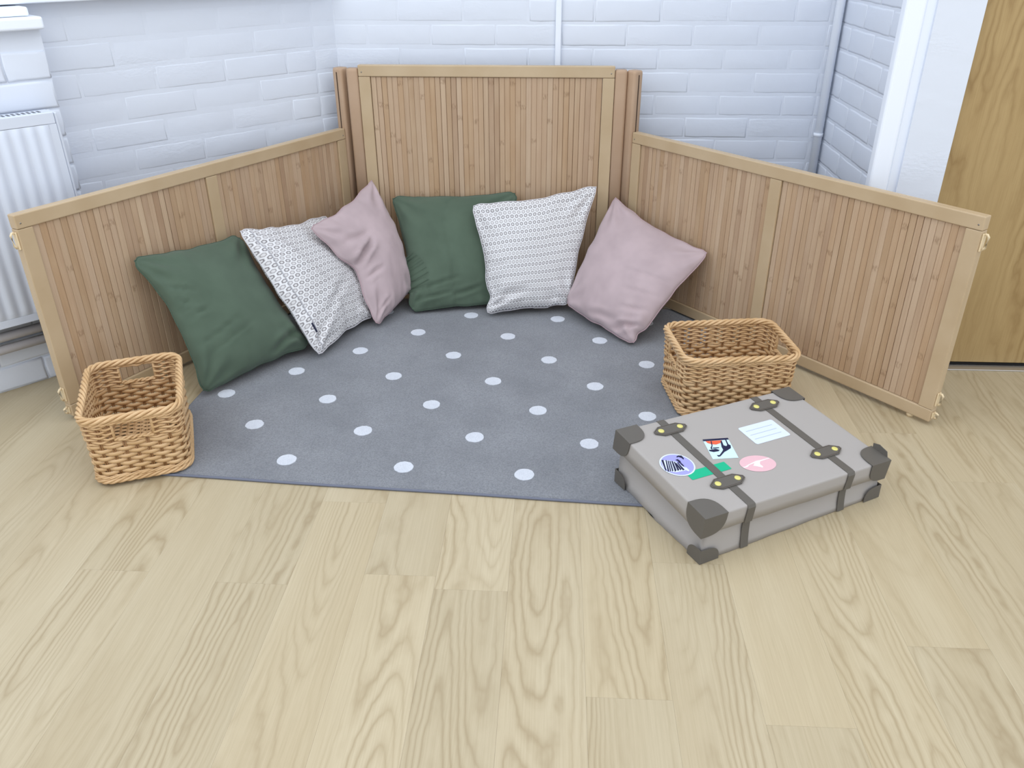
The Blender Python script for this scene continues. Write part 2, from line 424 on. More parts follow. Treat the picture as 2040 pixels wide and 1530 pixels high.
# radiator
rad = lframe(thing('radiator', 'white ribbed panel radiator on the low wall', 'radiator'), 0.085)
prof = []; x = 0.302; 
NR = 30; pitch = 0.0335
pv, pf = [], []; zs = [0.245, 0.262, 0.725, 0.742]
cols = []
for i in range(NR * 8 + 1):
    xx = 0.300 - i * pitch / 8; ph = (i % 8) / 8.0
    dpt = 0.5 - 0.5 * math.cos(2 * math.pi * ph); dpt = dpt ** 0.7
    cols.append((xx, dpt))
for xx, dpt in cols:
    for k, z in enumerate(zs): pv.append((xx, 0.0 - (0.007 * dpt if k in (1, 2) else 0.0), z))
for i in range(len(cols) - 1):
    for k in range(3): pf.append([i * 4 + k, (i + 1) * 4 + k, (i + 1) * 4 + k + 1, i * 4 + k + 1])
link('ribbed_front', mesh('ribbed_front', pv, pf, True), MAT['rad'], rad)
bm = bmesh.new()
add_box(bm, -0.75, 0.318, 0.0, 0.010, 0.742, 0.772, 0.002); add_box(bm, -0.75, 0.318, 0.0, 0.010, 0.222, 0.245, 0.002)
add_box(bm, 0.298, 0.318, 0.0, 0.010, 0.245, 0.742)
link('front_border', from_bm('front_border', bm), MAT['rad'], rad)
box('side_cover', 0.319, 0.327, 0.002, 0.066, 0.226, 0.770, MAT['rad'], rad, 0.003)
box('rear_panel', -0.75, 0.310, 0.055, 0.064, 0.226, 0.765, MAT['rad'], rad, 0.002)
gr = box('top_grille', -0.75, 0.318, 0.011, 0.064, 0.7665, 0.7705, MAT['rad'], rad)
slot = bmesh.new(); add_box(slot, -0.003, 0.003, 0.0, 0.026, 0.0, 0.0008); slot_me = from_bm('grille_slot', slot); slot_me.materials.append(MAT['slot'])
for i in range(20):
    s = link('grille_slot', slot_me, None, gr); s.location = (0.292 - i * 0.0125, 0.024, 0.7704)
for k, z in enumerate((0.186, 0.146)):
    p = tube('heating_pipe', [(-0.9, 0, 0), (0.42, 0, 0)], 0.0135, MAT['pipe'], None, 14)
    lframe(p, 0.048 - 0.008 * k, 0, z)
    tag(p, ('upper' if k == 0 else 'lower') + ' grey heating pipe running under the radiator', 'pipe')
    for tx in (0.185, -0.28):
        box('pipe_clip', tx - 0.006, tx + 0.006, -0.016, 0.030, -0.0165, 0.0165, MAT['dark'], p, 0.001)

# corner pipe and conduit
pipe = tube('wall_pipe', [(0, 0, 0.0), (0, 0, 2.65)], 0.0145, MAT['gloss'], None, 18); pipe.location = (1.092, 2.980, 0.001)
tag(pipe, 'white painted vertical pipe in the corner beside the return wall', 'pipe')
for z in (0.55, 1.5): tube('pipe_collar', [(0, 0, z), (0, 0, z + 0.012)], 0.0165, MAT['gloss'], pipe, 18)
con = box('cable_conduit', -0.010, 0.010, -0.0135, -0.0025, 0.001, 2.65, MAT['gloss'], None, 0.003, 2)
con.location = (0.163, 3.0513, 0); con.rotation_euler = (0, 0, R(BWA)); tag(con, 'thin white cable conduit running up the back wall', 'conduit')

# door, frame and threshold on the right
DA = -3.0; D0 = Vector((1.0, 2.284, 0))
def dframe(o): o.location = D0; o.rotation_euler = (0, 0, R(DA)); return o
t2 = dframe(box('trim_2', 0.0, 0.052, -0.012, 0.025, 0, 2.15, MAT['gloss'], None, 0.008, 3)); struct(t2, 'white architrave strip beside the brick return', 'trim')
t3 = dframe(box('trim_3', 0.0525, 0.193, -0.002, 0.06, 0, 2.15, MAT['gloss'], None, 0.003, 2)); struct(t3, 'wide flat white door frame board', 'trim')
door = dframe(box('door_1', 0.198, 1.05, 0.006, 0.05, 0.012, 2.05, MAT['door'], None, 0.002, 2)); struct(door, 'oak veneered flush door', 'door')
wd = dframe(box('wall_door', 1.06, 2.6, 0.0, 0.12, 0, 2.7, MAT['wall'])); struct(wd, 'white painted wall beyond the oak door', 'wall')
thr = dframe(thing('door_threshold', 'aluminium threshold strip under the oak door', 'threshold'))
box('metal_strip', 0.19, 1.1, -0.030, 0.004, 0.0, 0.004, MAT['alu'], thr, 0.0015, 2)
box('gap_shade', 0.19, 1.1, 0.006, 0.04, 0.0, 0.010, MAT['dark'], thr)  # near-black block painted as the shade in the gap below the door

# ================================================================== RUG
RA = math.atan2(-0.0290232, 0.2567421)
e1 = Vector((math.cos(RA), math.sin(RA), 0)); e2 = Vector((-math.sin(RA), math.cos(RA), 0))
RT = 0.007
rug_FL = Vector((-0.957, 1.695, 0)); RWID, RLEN = 1.515, 1.165
rug = thing('rug', 'grey rectangular rug with white polka dots', 'rug', rug_FL, RA)
# pile: gently uneven sheet
nx, ny = 60, 50; vs = []; fs = []
for j in range(ny + 1):
    for i in range(nx + 1):
        x = RWID * i / nx; y = RLEN * j / ny
        z = RT + 0.0008 * noise.noise(Vector((x * 4, y * 4, 3)))
        if j == 0: z = RT - 0.003
        vs.append((x, y + (0.0025 * noise.noise(Vector((x * 3, 1, 0))) if j == 0 else 0), z))
for j in range(ny):
    for i in range(nx): a = j * (nx + 1) + i; fs.append([a, a + 1, a + nx + 2, a + nx + 1])
b0 = len(vs)
link('pile', mesh('pile', vs, fs, True), MAT['rug'], rug)
box('backing', 0.002, RWID - 0.002, 0.002, RLEN - 0.002, 0.0005, 0.003, MAT['bind'], rug)
tube('bound_edge', [(RWID * t / 60, 0.0025 * noise.noise(Vector((RWID * t / 60 * 3, 1, 0))), 0.0036) for t in range(61)], 0.0034, MAT['bind'], rug, 8)
for xe in (0, RWID): tube('bound_edge', [(xe, RLEN * t / 20, 0.0036) for t in range(21)], 0.0034, MAT['bind'], rug, 8)
tube('bound_edge', [(RWID * t / 20, RLEN, 0.0036) for t in range(21)], 0.0034, MAT['bind'], rug, 8)
# dots on their staggered lattice
S_ = 1.18
org = Vector((-0.12102, 2.24348, 0)) * S_; av = Vector((0.256742, -0.0290232, 0)) * S_
nv = Vector((0.0290232, 0.256742, 0)) * S_
bv = (nv * -1.0358656 + av * -0.02636405 - av) / 2
dmes = []
for s in range(6):
    rr = random.Random(s); n = 28; v = [(0, 0, 0.0006)]
    for k in range(n):
        a = 2 * math.pi * k / n; r = 0.0245 * (1 + rr.uniform(-0.03, 0.03)); v.append((r * math.cos(a), r * math.sin(a), 0.0006))
    for k in range(n): v.append((v[k + 1][0] * 1.01, v[k + 1][1] * 1.01, -0.001))
    f = [[0, 1 + k, 1 + (k + 1) % n] for k in range(n)] + [[1 + k, 1 + n + k, 1 + n + (k + 1) % n, 1 + (k + 1) % n] for k in range(n)]
    me = mesh('dot', v, f, False); me.materials.append(MAT['dot']); dmes.append(me)
for i in range(-2, 9):
    for j in range(-8, 14):
        P = org + av * j + bv * i; d = P - rug_FL; lx, ly = d.dot(e1), d.dot(e2)
        if 0.05 < lx < RWID - 0.05 and 0.06 < ly < RLEN - 0.05:
            o = link('dot', random.choice(dmes), None, rug); o.location = (lx, ly, RT + 0.0004); o.rotation_euler = (0, 0, random.uniform(0, 6))

# ================================================================== BAMBOO PANELS
def slat_mesh(wd, h):
    t = 0.003; b = 0.0012; x = wd / 2
    prof = [(-x, 0), (-x, -t + b), (-x + b, -t), (x - b, -t), (x, -t + b), (x, 0)]
    n = len(prof); vs = [(a, c, 0) for a, c in prof] + [(a, c, h) for a, c in prof]
    fs = [[i, (i + 1) % n, n + (i + 1) % n, n + i] for i in range(n)] + [list(range(n))[::-1], [n + i for i in range(n)]]
    me = mesh('slat', vs, fs); bm = bmesh.new(); bm.from_mesh(me); bmesh.ops.recalc_face_normals(bm, faces=bm.faces); bm.to_mesh(me); bm.free()
    me.materials.append(MAT['bamboo']); return me

TH = 0.028
def post_mesh(h, sz, slotside):
    """rounded upright; its slot is only a shade-dark strip added on"""
    r = 0.010; hs = sz / 2; poly = []
    for cx, cy, a0 in ((hs - r, hs - r, 0), (-hs + r, hs - r, 90), (-hs + r, -hs + r, 180), (hs - r, -hs + r, 270)):
        for k in range(5):
            a = R(a0 + 90 * k / 4); poly.append((cx + r * math.cos(a), cy + r * math.sin(a)))
    n = len(poly); vs = []; 
    levels = [(0, 1.0), (h - 0.010, 1.0), (h - 0.004, 0.97), (h, 0.86)]
    for z, s in levels: vs += [(x * s, y * s, z) for x, y in poly]
    fs = [list(range(n))[::-1]]
    for L in range(len(levels) - 1): fs += [[L * n + i, L * n + (i + 1) % n, (L + 1) * n + (i + 1) % n, (L + 1) * n + i] for i in range(n)]
    fs.append([(len(levels) - 1) * n + i for i in range(n)])
    return mesh('hinge_post', vs, fs, True)
def add_post(root, x, y, h, sz, sgn):
    p = link('hinge_post', post_mesh(h, sz, sgn), MAT['post'], root); p.location = (x, y, 0.004)
    xs = sorted((sgn * (sz / 2 - 0.0015), sgn * (sz / 2 + 0.0005)))
    box('panel_slot', xs[0], xs[1], -0.0022, 0.0022, 0.02, h - 0.013, MAT['groove'], p)  # dark strip stands in for shade inside the slot; no groove is cut
    box('hinge_seal', -0.008, 0.008, sz / 2 - 0.001, sz / 2 + 0.003, 0.02, h - 0.013, MAT['groove'], p)

def hook(root, x, sgn, z, hh):
    """cream plastic connector clip on an end face"""
    c = box('connector_clip', 0.0, 0.004 * 1, 0.006, 0.022, 0, hh, MAT['cream'], root, 0.0015); c.location = (x if sgn > 0 else x - 0.004, 0, z)
    pts = [(0.003, 0.012, hh * 0.95), (0.010, 0.012, hh * 0.98), (0.014, 0.012, hh * 0.85), (0.012, 0.012, hh * 0.25), (0.007, 0.012, hh * 0.1)]
    pts = [((p[0] if sgn > 0 else 0.004 - p[0]), p[1], p[2]) for p in pts]
    tube('clip_hook', pts, 0.0030, MAT['cream'], c, 8)

def panel(label, loc, rot, L, H, foot, rail, stile, mids, outer, posts, slatw):
    """local x along the panel, front towards -y"""
    t = thing('bamboo_panel', label, 'panel', loc, rot, None)
    box('top_rail', 0, L, 0, TH, H - rail, H, MAT['beech'], t, 0.003, 3)
    box('bottom_rail', 0, L, 0, TH, foot, foot + rail, MAT['beech'], t, 0.003, 3)
    z0, z1 = foot + rail + 0.0006, H - rail - 0.0006
    edges = [(0.0, stile)] + [(m - stile / 2, m + stile / 2) for m in mids] + [(L - stile, L)]
    for a, b in edges: box('stile', a, b, 0.0006, TH - 0.0006, z0, z1, MAT['beech'], t, 0.0018, 2)
    for (a0, a1), (b0_, b1_) in zip(edges[:-1], edges[1:]):
        xs0, xs1 = a1 + 0.0008, b0_ - 0.0008
        box('backing_board', xs0, xs1, 0.010, TH - 0.006, z0, z1, MAT['back'], t)
        n = round((xs1 - xs0) / slatw); wd = (xs1 - xs0) / n
        me = [slat_mesh(wd - g_, z1 - z0 - 0.0012) for g_ in (0.0003, 0.0007, 0.0013)]
        for k in range(n):
            s = link('slat', random.choices(me, (5, 3, 2))[0], None, t)
            s.location = (xs0 + (k + 0.5) * wd, 0.0098 + random.uniform(-0.0007, 0.0), z0 + 0.0006)
    for fx in (0.06, L - 0.06):
        tube('foot_glide', [(fx, TH / 2, 0.0), (fx, TH / 2, foot * 0.5), (fx, TH / 2, foot + 0.001)], [0.008, 0.0105, 0.0105], MAT['cream'], t, 12)
    for z in (H - rail / 2 - 0.004,):
        for x in (0.012, L - 0.012):
            tube('screw', [(x, -0.0006, z), (x, 0.002, z)], 0.0022, MAT['steel'], t, 8)
    for e in outer:
        hook(t, 0.0 if e < 0 else L, e, H - rail - 0.052, 0.045)
        hook(t, 0.0 if e < 0 else L, e, foot + rail + 0.012, 0.040)
        hook(t, 0.0 if e < 0 else L, e, foot + 0.010, 0.018)
    for x, y, h, s, sg in posts: add_post(t, x, y, h, s, sg)
    return t
# tall centre panel
cA = Vector((-0.522, 2.957, 0)); cB = Vector((0.348, 2.900, 0)); Lc = (cB - cA).length; HC = 0.797
panel('tall bamboo slat panel standing in the middle behind the cushions', cA, math.atan2((cB - cA).y, (cB - cA).x), Lc, HC, 0.012, 0.037, 0.040, [], [],
      [(-0.0213, 0.018, 0.781, 0.041, 1), (Lc + 0.0213, 0.018, 0.781, 0.041, -1)], 0.0183)
# low left panel: runs from its outer end to the hinge
lA = Vector((-1.216, 1.951, 0)); lB = Vector((-0.589, 2.976, 0)); Ll = (lB - lA).length
panel('low bamboo slat panel on the left in front of the radiator', lA, math.atan2((lB - lA).y, (lB - lA).x), Ll, 0.584, 0.013, 0.036, 0.040, [Ll * 0.5], [-1],
      [(Ll + 0.0215, 0.014, 0.780, 0.042, -1)], 0.0183)
rA = Vector((0.417, 2.884, 0)); rB = Vector((1.1355, 1.908, 0)); Lr = (rB - rA).length
panel('low bamboo slat panel on the right in front of the oak door', rA, math.atan2((rB - rA).y, (rB - rA).x), Lr, 0.587, 0.013, 0.036, 0.040, [Lr * 0.5], [1],
      [(-0.0215, 0.014, 0.780, 0.042, 1)], 0.0183)
def plane_of(A, B):
    t = (B - A).normalized(); n = Vector((t.y, -t.x, 0)); return A, (n if n.y < 0 else -n)
PLANES = dict(L=plane_of(lA, lB), R=plane_of(rA, rB), C=plane_of(cA, cB))

# ================================================================== CUSHIONS
TREES = []
def cushion(label, P, T, sag, mat, pmat, creases=(), seed=0, N=56, power=0.55, planes='LCR', seamw=0.0022, wr=1.35, pats=None, hump=(0, 0), group=None, fold=None, pinch=(), blunt=0.016, uvs_=(1, 1), avoid=()):
    """P: TL, TR, BR, BL corners; T: half thickness; sag: inward bow of top, right, bottom, left edges"""
    TL, TR, BR, BL = [Vector(p) for p in P]; ctr = (TL + TR + BR + BL) / 4
    nrm = (TR - BL).cross(TL - BR); nrm.normalize()
    if nrm.y > 0: nrm = -nrm
    def edge(a, b, t, s, k):
        p = a.lerp(b, t); m = ctr - (a + b) / 2; m.normalize()
        o = s * 4 * t * (1 - t) + 0.0045 * wr * noise.noise(Vector((t * 7, k * 5.3, seed * 2.1))) * min(1, 12 * t * (1 - t))
        for (pk, t0, pw, pd) in pinch:
            if pk == k: o += pd * math.exp(-((t - t0) / pw) ** 2)
        return p + m * o
    def surf(u, v):
        top = edge(TL, TR, u, sag[0], 0); bot = edge(BL, BR, u, sag[2], 2); lf = edge(TL, BL, v, sag[3], 3); rg = edge(TR, BR, v, sag[1], 1)
        return top * (1 - v) + bot * v + lf * (1 - u) + rg * u - (TL * (1 - u) * (1 - v) + TR * u * (1 - v) + BL * (1 - u) * v + BR * u * v)
    def thick(u, v):
        q = max(0.0, (1 - (2 * u - 1) ** 2) * (1 - (2 * v - 1) ** 2))
        t = T * q ** power
        return t * (1 + hump[0] * (u - 0.5) + hump[1] * (v - 0.5))
    def rel(u, v, side):
        d = 0.0; sv = Vector((u * 3.2 + seed * 9.1, v * 3.2, side * 4.7 + seed))
        d += 0.0055 * noise.noise(sv) * wr
        e = min(u, 1 - u, v, 1 - v); k = math.exp(-e / 0.10)
        # puckers that run in from the seams
        along = u if min(v, 1 - v) < min(u, 1 - u) else v
        d += wr * 0.0042 * k * noise.noise(Vector((along * 13, e * 2.0, seed * 3.3 + side))) * min(1, e / 0.02)
        for cu, cv in ((0, 0), (1, 0), (1, 1), (0, 1)):
            rr = math.hypot(u - cu, v - cv); an = math.atan2(abs(v - cv), abs(u - cu))
            d += wr * 0.0035 * math.exp(-((rr - 0.20) / 0.12) ** 2) * math.sin(an * 9 + seed + cu * 2 + cv)
        if side > 0:
            for (u0, v0, u1, v1, wdt, dep) in creases:
                ax, ay = u1 - u0, v1 - v0; l2 = ax * ax + ay * ay
                tt = max(0, min(1, ((u - u0) * ax + (v - v0) * ay) / l2)); dd = math.hypot(u - u0 - ax * tt, v - v0 - ay * tt)
                f = math.exp(-(dd / wdt) ** 2) * (math.sin(math.pi * (0.08 + 0.84 * tt)) if True else 1)
                d -= dep * f; d += dep * 0.5 * math.exp(-((dd - 2.2 * wdt) / wdt) ** 2) * math.sin(math.pi * tt)
        return d
    def fix(p):
        for k in planes:
            A, n = PLANES[k]; s = (p - A).dot(n) - 0.003
            if s < 0: p = p - n * s
        if p.z < 0.0098: p.z = 0.0098 + 0.0
        return p
    vs, fs, uvs = [], [], []
    for side in (1, -1):
        for j in range(N + 1):
            for i in range(N + 1):
                u, v = i / N, j / N
                uu = 0.5 - 0.5 * math.cos(math.pi * u); vv = 0.5 - 0.5 * math.cos(math.pi * v)
                uu = 0.5 * u + 0.5 * uu; vv = 0.5 * v + 0.5 * vv
                p = surf(uu, vv); e = min(uu, 1 - uu, vv, 1 - vv)
                h = thick(uu, vv)
                if e > 1e-6: h += rel(uu, vv, side) * min(1, e / 0.03)
                p = p + nrm * (side * max(h, 0.0))
                for cu_, cv2 in ((0, 0), (1, 0), (1, 1), (0, 1)):
                    rr = math.hypot(uu - cu_, vv - cv2)
                    if rr < 0.12: p = p + (ctr - surf(cu_, cv2)).normalized() * (blunt * math.exp(-(rr / 0.045) ** 2))
                vs.append(fix(p)); uvs.append((uu * uvs_[0], (1 - vv) * uvs_[1]))
    # a cushion behind another is dented by it
    for tree, fn in avoid:
        for k, p in enumerate(vs):
            loc, nn, ix, ds = tree.find_nearest(p)
            if loc is not None and ds < 0.12 and (p - loc).dot(nn) < 0.003:
                h, hn, hi, hd = tree.ray_cast(p, -fn)
                if h is None: h = p
                vs[k] = fix(h - fn * 0.005)
    o2 = (N + 1) ** 2
    for s in (0, 1):
        for j in range(N):
            for i in range(N):
                a = s * o2 + j * (N + 1) + i; q = [a, a + 1, a + N + 2, a + N + 1]
                fs.append(q[::-1] if s == 0 else q)
    root = thing('cushion', label, 'cushion', (ctr.x, ctr.y, 0.0), 0, group)
    off = Vector((ctr.x, ctr.y, 0))
    me = mesh('cover', [v - off for v in vs], fs, True)
    ul = me.uv_layers.new(name='UVMap')
    for lp in me.loops: ul.data[lp.index].uv = uvs[lp.vertex_index]
    bm = bmesh.new(); bm.from_mesh(me); bmesh.ops.remove_doubles(bm, verts=bm.verts, dist=1e-5); bmesh.ops.recalc_face_normals(bm, faces=bm.faces); bm.to_mesh(me); bm.free()
    me.polygons.foreach_set('use_smooth', [True] * len(me.polygons))
    cov = link('cover', me, mat, root)
    TREES.append((BVHTree.FromPolygons([v.co + off for v in me.vertices], [q.vertices[:] for q in me.polygons]), nrm))
    # seam running round the edge
    idx = [i for i in range(N)] + [N + (N + 1) * j for j in range(N)] + [(N + 1) * N + N - i for i in range(N)] + [(N + 1) * (N - j) for j in range(N)]
    pts = [vs[i] - off for i in idx]
    for p in pts: p.z = max(p.z, 0.0098 + seamw * 0.4)
    v, f = tube_data(pts, seamw * 0.75, 6, True)
    link('seam', mesh('seam', v, f, True), pmat, root)
    return root, vs, off, nrm
MAT['green_seam'] = plain('green_seam', lin(78, 96, 82), 0.9, 0.1); MAT['pink_seam'] = plain('pink_seam', lin(180, 156, 161), 0.9, 0.1)

cushion('pink cushion with a deep pinched fold, in the left hinge corner',
        [(-0.662, 2.590, 0.348), (-0.498, 2.915, 0.424), (-0.358, 2.740, 0.07), (-0.460, 2.535, 0.02)], 0.064, (0.022, -0.008, 0.0, 0.032),
        MAT['pink'], MAT['pink_seam'], [(0.0, 0.50, 0.42, 0.36, 0.020, 0.022), (0.02, 0.62, 0.34, 0.62, 0.016, 0.010), (0.1, 0.26, 0.45, 0.30, 0.03, 0.007), (0.05, 0.93, 0.35, 0.88, 0.014, 0.006)], 3, hump=(0.5, 0.0), pinch=((3, 0.52, 0.14, 0.036),), blunt=0.010)
r2, v2, o2_, n2_ = cushion('honeycomb patterned cushion between the left green and left pink cushions',
        [(-0.832, 2.404, 0.402), (-0.652, 2.822, 0.322), (-0.470, 2.590, 0.03), (-0.606, 2.298, 0.02)], 0.056, (0.018, -0.028, 0.018, 0.006),
        MAT['hex'], MAT['hexpipe'], [(0.2, 0.8, 0.7, 0.6, 0.03, 0.006), (0.02, 0.93, 0.3, 0.8, 0.02, 0.006)], 2, seamw=0.003, hump=(-0.3, 0.1), blunt=0.012, uvs_=(0.73, 1.24), avoid=TREES[0:1])
zp = [v2[j * 57 + 6] - o2_ + n2_ * 0.0006 for j in range(3, 55)]
tube('zip', zp, 0.0016, MAT['zip'], r2, 6)
tg = [v2[j * 57 + 5] - o2_ + n2_ * 0.0015 for j in range(41, 46)]
tube('care_tag', tg, 0.0028, MAT['navy'], r2, 6)
cushion('dark green cushion leaning on the left panel beside the wicker basket',
        [(-1.061, 2.160, 0.400), (-0.851, 2.483, 0.362), (-0.640, 2.360, 0.03), (-0.893, 2.055, 0.02)], 0.060, (0.012, 0.02, 0.012, 0.036),
        MAT['green'], MAT['green_seam'], [(0.06, 0.50, 0.30, 0.46, 0.010, 0.007), (0.05, 0.70, 0.50, 0.60, 0.010, 0.005), (0.10, 0.78, 0.62, 0.66, 0.010, 0.004), (0.62, 0.95, 0.98, 0.84, 0.022, 0.012), (0.05, 0.25, 0.25, 0.33, 0.012, 0.006), (0.05, 0.36, 0.16, 0.40, 0.010, 0.006)], 1, hump=(0, 0.2), avoid=TREES[1:2])
cushion('pink cushion tilted on its corner against the right panel',
        [(0.369, 2.880, 0.370), (0.650, 2.555, 0.272), (0.394, 2.378, 0.018), (0.184, 2.645, 0.05)], 0.064, (0.030, 0.010, 0.0, 0.0),
        MAT['pink'], MAT['pink_seam'], [(0.55, 0.50, 0.98, 0.40, 0.016, 0.006), (0.6, 0.66, 0.96, 0.56, 0.014, 0.006), (0.7, 0.80, 0.97, 0.70, 0.016, 0.007), (0.72, 0.98, 0.98, 0.84, 0.018, 0.012), (0.35, 0.97, 0.75, 0.90, 0.02, 0.006)], 6, hump=(0, 0.25), pinch=((1, 0.90, 0.05, 0.014),), blunt=0.012)
cushion('honeycomb patterned cushion in front of the tall centre panel',
        [(-0.140, 2.805, 0.360), (0.306, 2.866, 0.410), (0.207, 2.664, 0.04), (-0.090, 2.628, 0.018)], 0.054, (0.015, 0.015, 0.006, 0.020),
        MAT['hex'], MAT['hexpipe'], [(0.05, 0.86, 0.45, 0.84, 0.03, 0.008), (0.02, 0.93, 0.25, 0.90, 0.018, 0.010), (0.02, 0.60, 0.25, 0.58, 0.02, 0.005)], 5, hump=(-0.5, 0.2), pinch=((3, 0.85, 0.06, 0.014),), blunt=0.010, avoid=TREES[3:4])
cushion('mid green cushion upright against the tall centre panel',
        [(-0.438, 2.925, 0.358), (0.024, 2.905, 0.382), (-0.040, 2.700, 0.03), (-0.356, 2.650, 0.018)], 0.052, (0.012, 0.012, 0.006, 0.026),
        MAT['green'], MAT['green_seam'], [(0.04, 0.85, 0.55, 0.76, 0.014, 0.008), (0.06, 0.92, 0.5, 0.88, 0.012, 0.008), (0.45, 0.92, 0.8, 0.84, 0.016, 0.008), (0.02, 0.78, 0.2, 0.74, 0.012, 0.006)], 4, hump=(-0.5, 0.1), avoid=[TREES[0], TREES[4]])

# ================================================================== WICKER BASKETS
def basket(label, loc, rotz, LX, LY, H, openings):
    """LX x LY rim; openings: which sides carry a hand hole ('x' = the ends at +-x, 'y' = the ends at +-y)"""
    root = thing('wicker_basket', label, 'basket', loc, rotz, None)
    rc = 0.038
    def outline(off, z):
        k = 0.965 + 0.035 * min(1, z / H)      # walls lean out slightly
        return LX / 2 * k - 0.006 + off, LY / 2 * k - 0.006 + off, rc + off
    def per(hx, hy, r): return 4 * (hx - r) + 4 * (hy - r) + 2 * math.pi * r
    def pt(s, off, z):
        """s in 0..1 round the outline, starting mid -y side going +x"""
        hx, hy, r = outline(off, z); Lp = per(hx, hy, r); d = (s % 1.0) * Lp
        segs = [('l', (0, -hy), (hx - r, -hy)), ('a', (hx - r, -hy + r), -90), ('l', (hx, -hy + r), (hx, hy - r)), ('a', (hx - r, hy - r), 0),
                ('l', (hx - r, hy), (-hx + r, hy)), ('a', (-hx + r, hy - r), 90), ('l', (-hx, hy - r), (-hx, -hy + r)), ('a', (-hx + r, -hy + r), 180), ('l', (-hx + r, -hy), (0, -hy))]
        for sg in segs:
            if sg[0] == 'l':
                a, b = Vector(sg[1]), Vector(sg[2]); l = (b - a).length
                if d <= l or sg is segs[-1]: p = a + (b - a) * (d / l if l > 0 else 0); return Vector((p.x, p.y, z))
            else:
                l = math.pi * r / 2
                if d <= l: a = R(sg[2]) + d / r; return Vector((sg[1][0] + r * math.cos(a), sg[1][1] + r * math.sin(a), z))
            d -= l
    hx, hy, r_ = outline(0, H); PER = per(hx, hy, r_)
    NS = int(round(PER / 0.0255 / 2)) * 2
    # arcs blocked by hand holes, in s
    HWD = 0.043
    def s_of(side):
        q = {'-y': 0.0, '+x': (hx - r_ + math.pi * r_ / 2 + hy - r_) / PER, '+y': 0.5, '-x': 1 - (hx - r_ + math.pi * r_ / 2 + hy - r_) / PER}
        return q[side]
    sides = ('-y', '+y') if openings == 'y' else ('-x', '+x')
    cen = sorted(s_of(s) for s in sides); hw = HWD / PER
    zb, zsplit, zhole0, zhole1, zr = 0.016, H * 0.60, H * 0.665, H - 0.024, H - 0.012
    # lower zone: flat broad canes, over one stake and under the next
    V, F_ = [], []; nrow = max(1, int(round((zsplit - zb) / 0.0108))); 
    for k in range(nrow):
        z = zb + 0.004 + (zsplit - zb) * k / nrow
        n = NS * 6; pts = [pt(i / n, 0.0030 * math.sin(math.pi * (i / 6.0) + math.pi * (k % 2) + math.pi / 2), z) for i in range(n)]
        tube_data(pts, 0.0022, 6, True, 0.0055, V, F_)
    o = link('woven_side', mesh('woven_side', V, F_, True), MAT['wick'], root); o['kind'] = 'stuff'
    # upper zone: round canes, stopping at the hand holes
    V, F_ = [], []; zz0, zz1 = zsplit + 0.002, zr - 0.006; rows = int(round((zz1 - zz0) / 0.0066))
    for k in range(rows + 1):
        z = zz0 + (zz1 - zz0) * k / rows; ph = math.pi * (k % 2)
        def wv(s): return 0.0032 * math.sin(math.pi * s * NS + ph + math.pi / 2)
        def wz(s): return 0.0012 * math.sin(math.pi * s * NS * 2 + ph)
        if zhole0 < z < zhole1:
            arcs = [(cen[0] + hw, cen[1] - hw), (cen[1] + hw, cen[0] + 1 - hw)]
            for a, b in arcs:
                n = int(NS * 6 * (b - a)); tube_data([pt(a + (b - a) * i / n, wv(a + (b - a) * i / n), z + wz(a + (b - a) * i / n)) for i in range(n + 1)], 0.0030, 6, False, None, V, F_)
        else:
            n = NS * 6; tube_data([pt(i / n, wv(i / n), z + wz(i / n)) for i in range(n)], 0.0030, 6, True, None, V, F_)
    o = link('woven_collar', mesh('woven_collar', V, F_, True), MAT['wick'], root); o['kind'] = 'stuff'
    # stakes
    V, F_ = [], []
    for i in range(NS):
        for ds in (-0.0022, 0.0022):
            s = i / NS + ds / PER
            hole = any(abs(((s - c + 0.5) % 1) - 0.5) < hw - 0.001 for c in cen)
            ztop = zhole0 if hole else zr
            tube_data([pt(s, 0, 0.008), pt(s, 0, ztop * 0.5), pt(s, 0, ztop)], 0.0018, 6, False, None, V, F_, Vector((1, 0.3, 0)))
    o = link('stakes', mesh('stakes', V, F_, True), MAT['stake'], root); o['kind'] = 'stuff'
    # twisted rim, foot and hand-hole edges
    def rope(name, cfun, n, strands, hr, rr_, turns, closed=True):
        V, F_ = [], []
        for q in range(strands):
            pts = []
            for i in range(n if closed else n + 1):
                t = i / n; c, out = cfun(t); a = 2 * math.pi * (turns * t + q / strands)
                pts.append(c + out * (hr * math.cos(a)) + Vector((0, 0, hr * math.sin(a))))
            tube_data(pts, rr_, 6, closed, None, V, F_)
        o = link(name, mesh(name, V, F_, True), MAT['wick'], root); return o
    def cf(z, off):
        def f(t):
            c = pt(t, off, z); o_ = pt(t, off + 0.01, z) - c; o_.z = 0
            return c, (o_.normalized() if o_.length > 0 else Vector((1, 0, 0)))
        return f
    rope('braided_rim', cf(H - 0.006, 0.001), 420, 4, 0.0060, 0.0042, int(PER / 0.085))
    rope('under_rim_twist', cf(H - 0.0165, 0.003), 360, 3, 0.0026, 0.0026, int(PER / 0.05))
    rope('braided_foot', cf(0.0085, 0.002), 420, 4, 0.0046, 0.0036, int(PER / 0.08))
    rope('foot_twist', cf(0.0185, 0.0025), 360, 3, 0.0024, 0.0024, int(PER / 0.05))
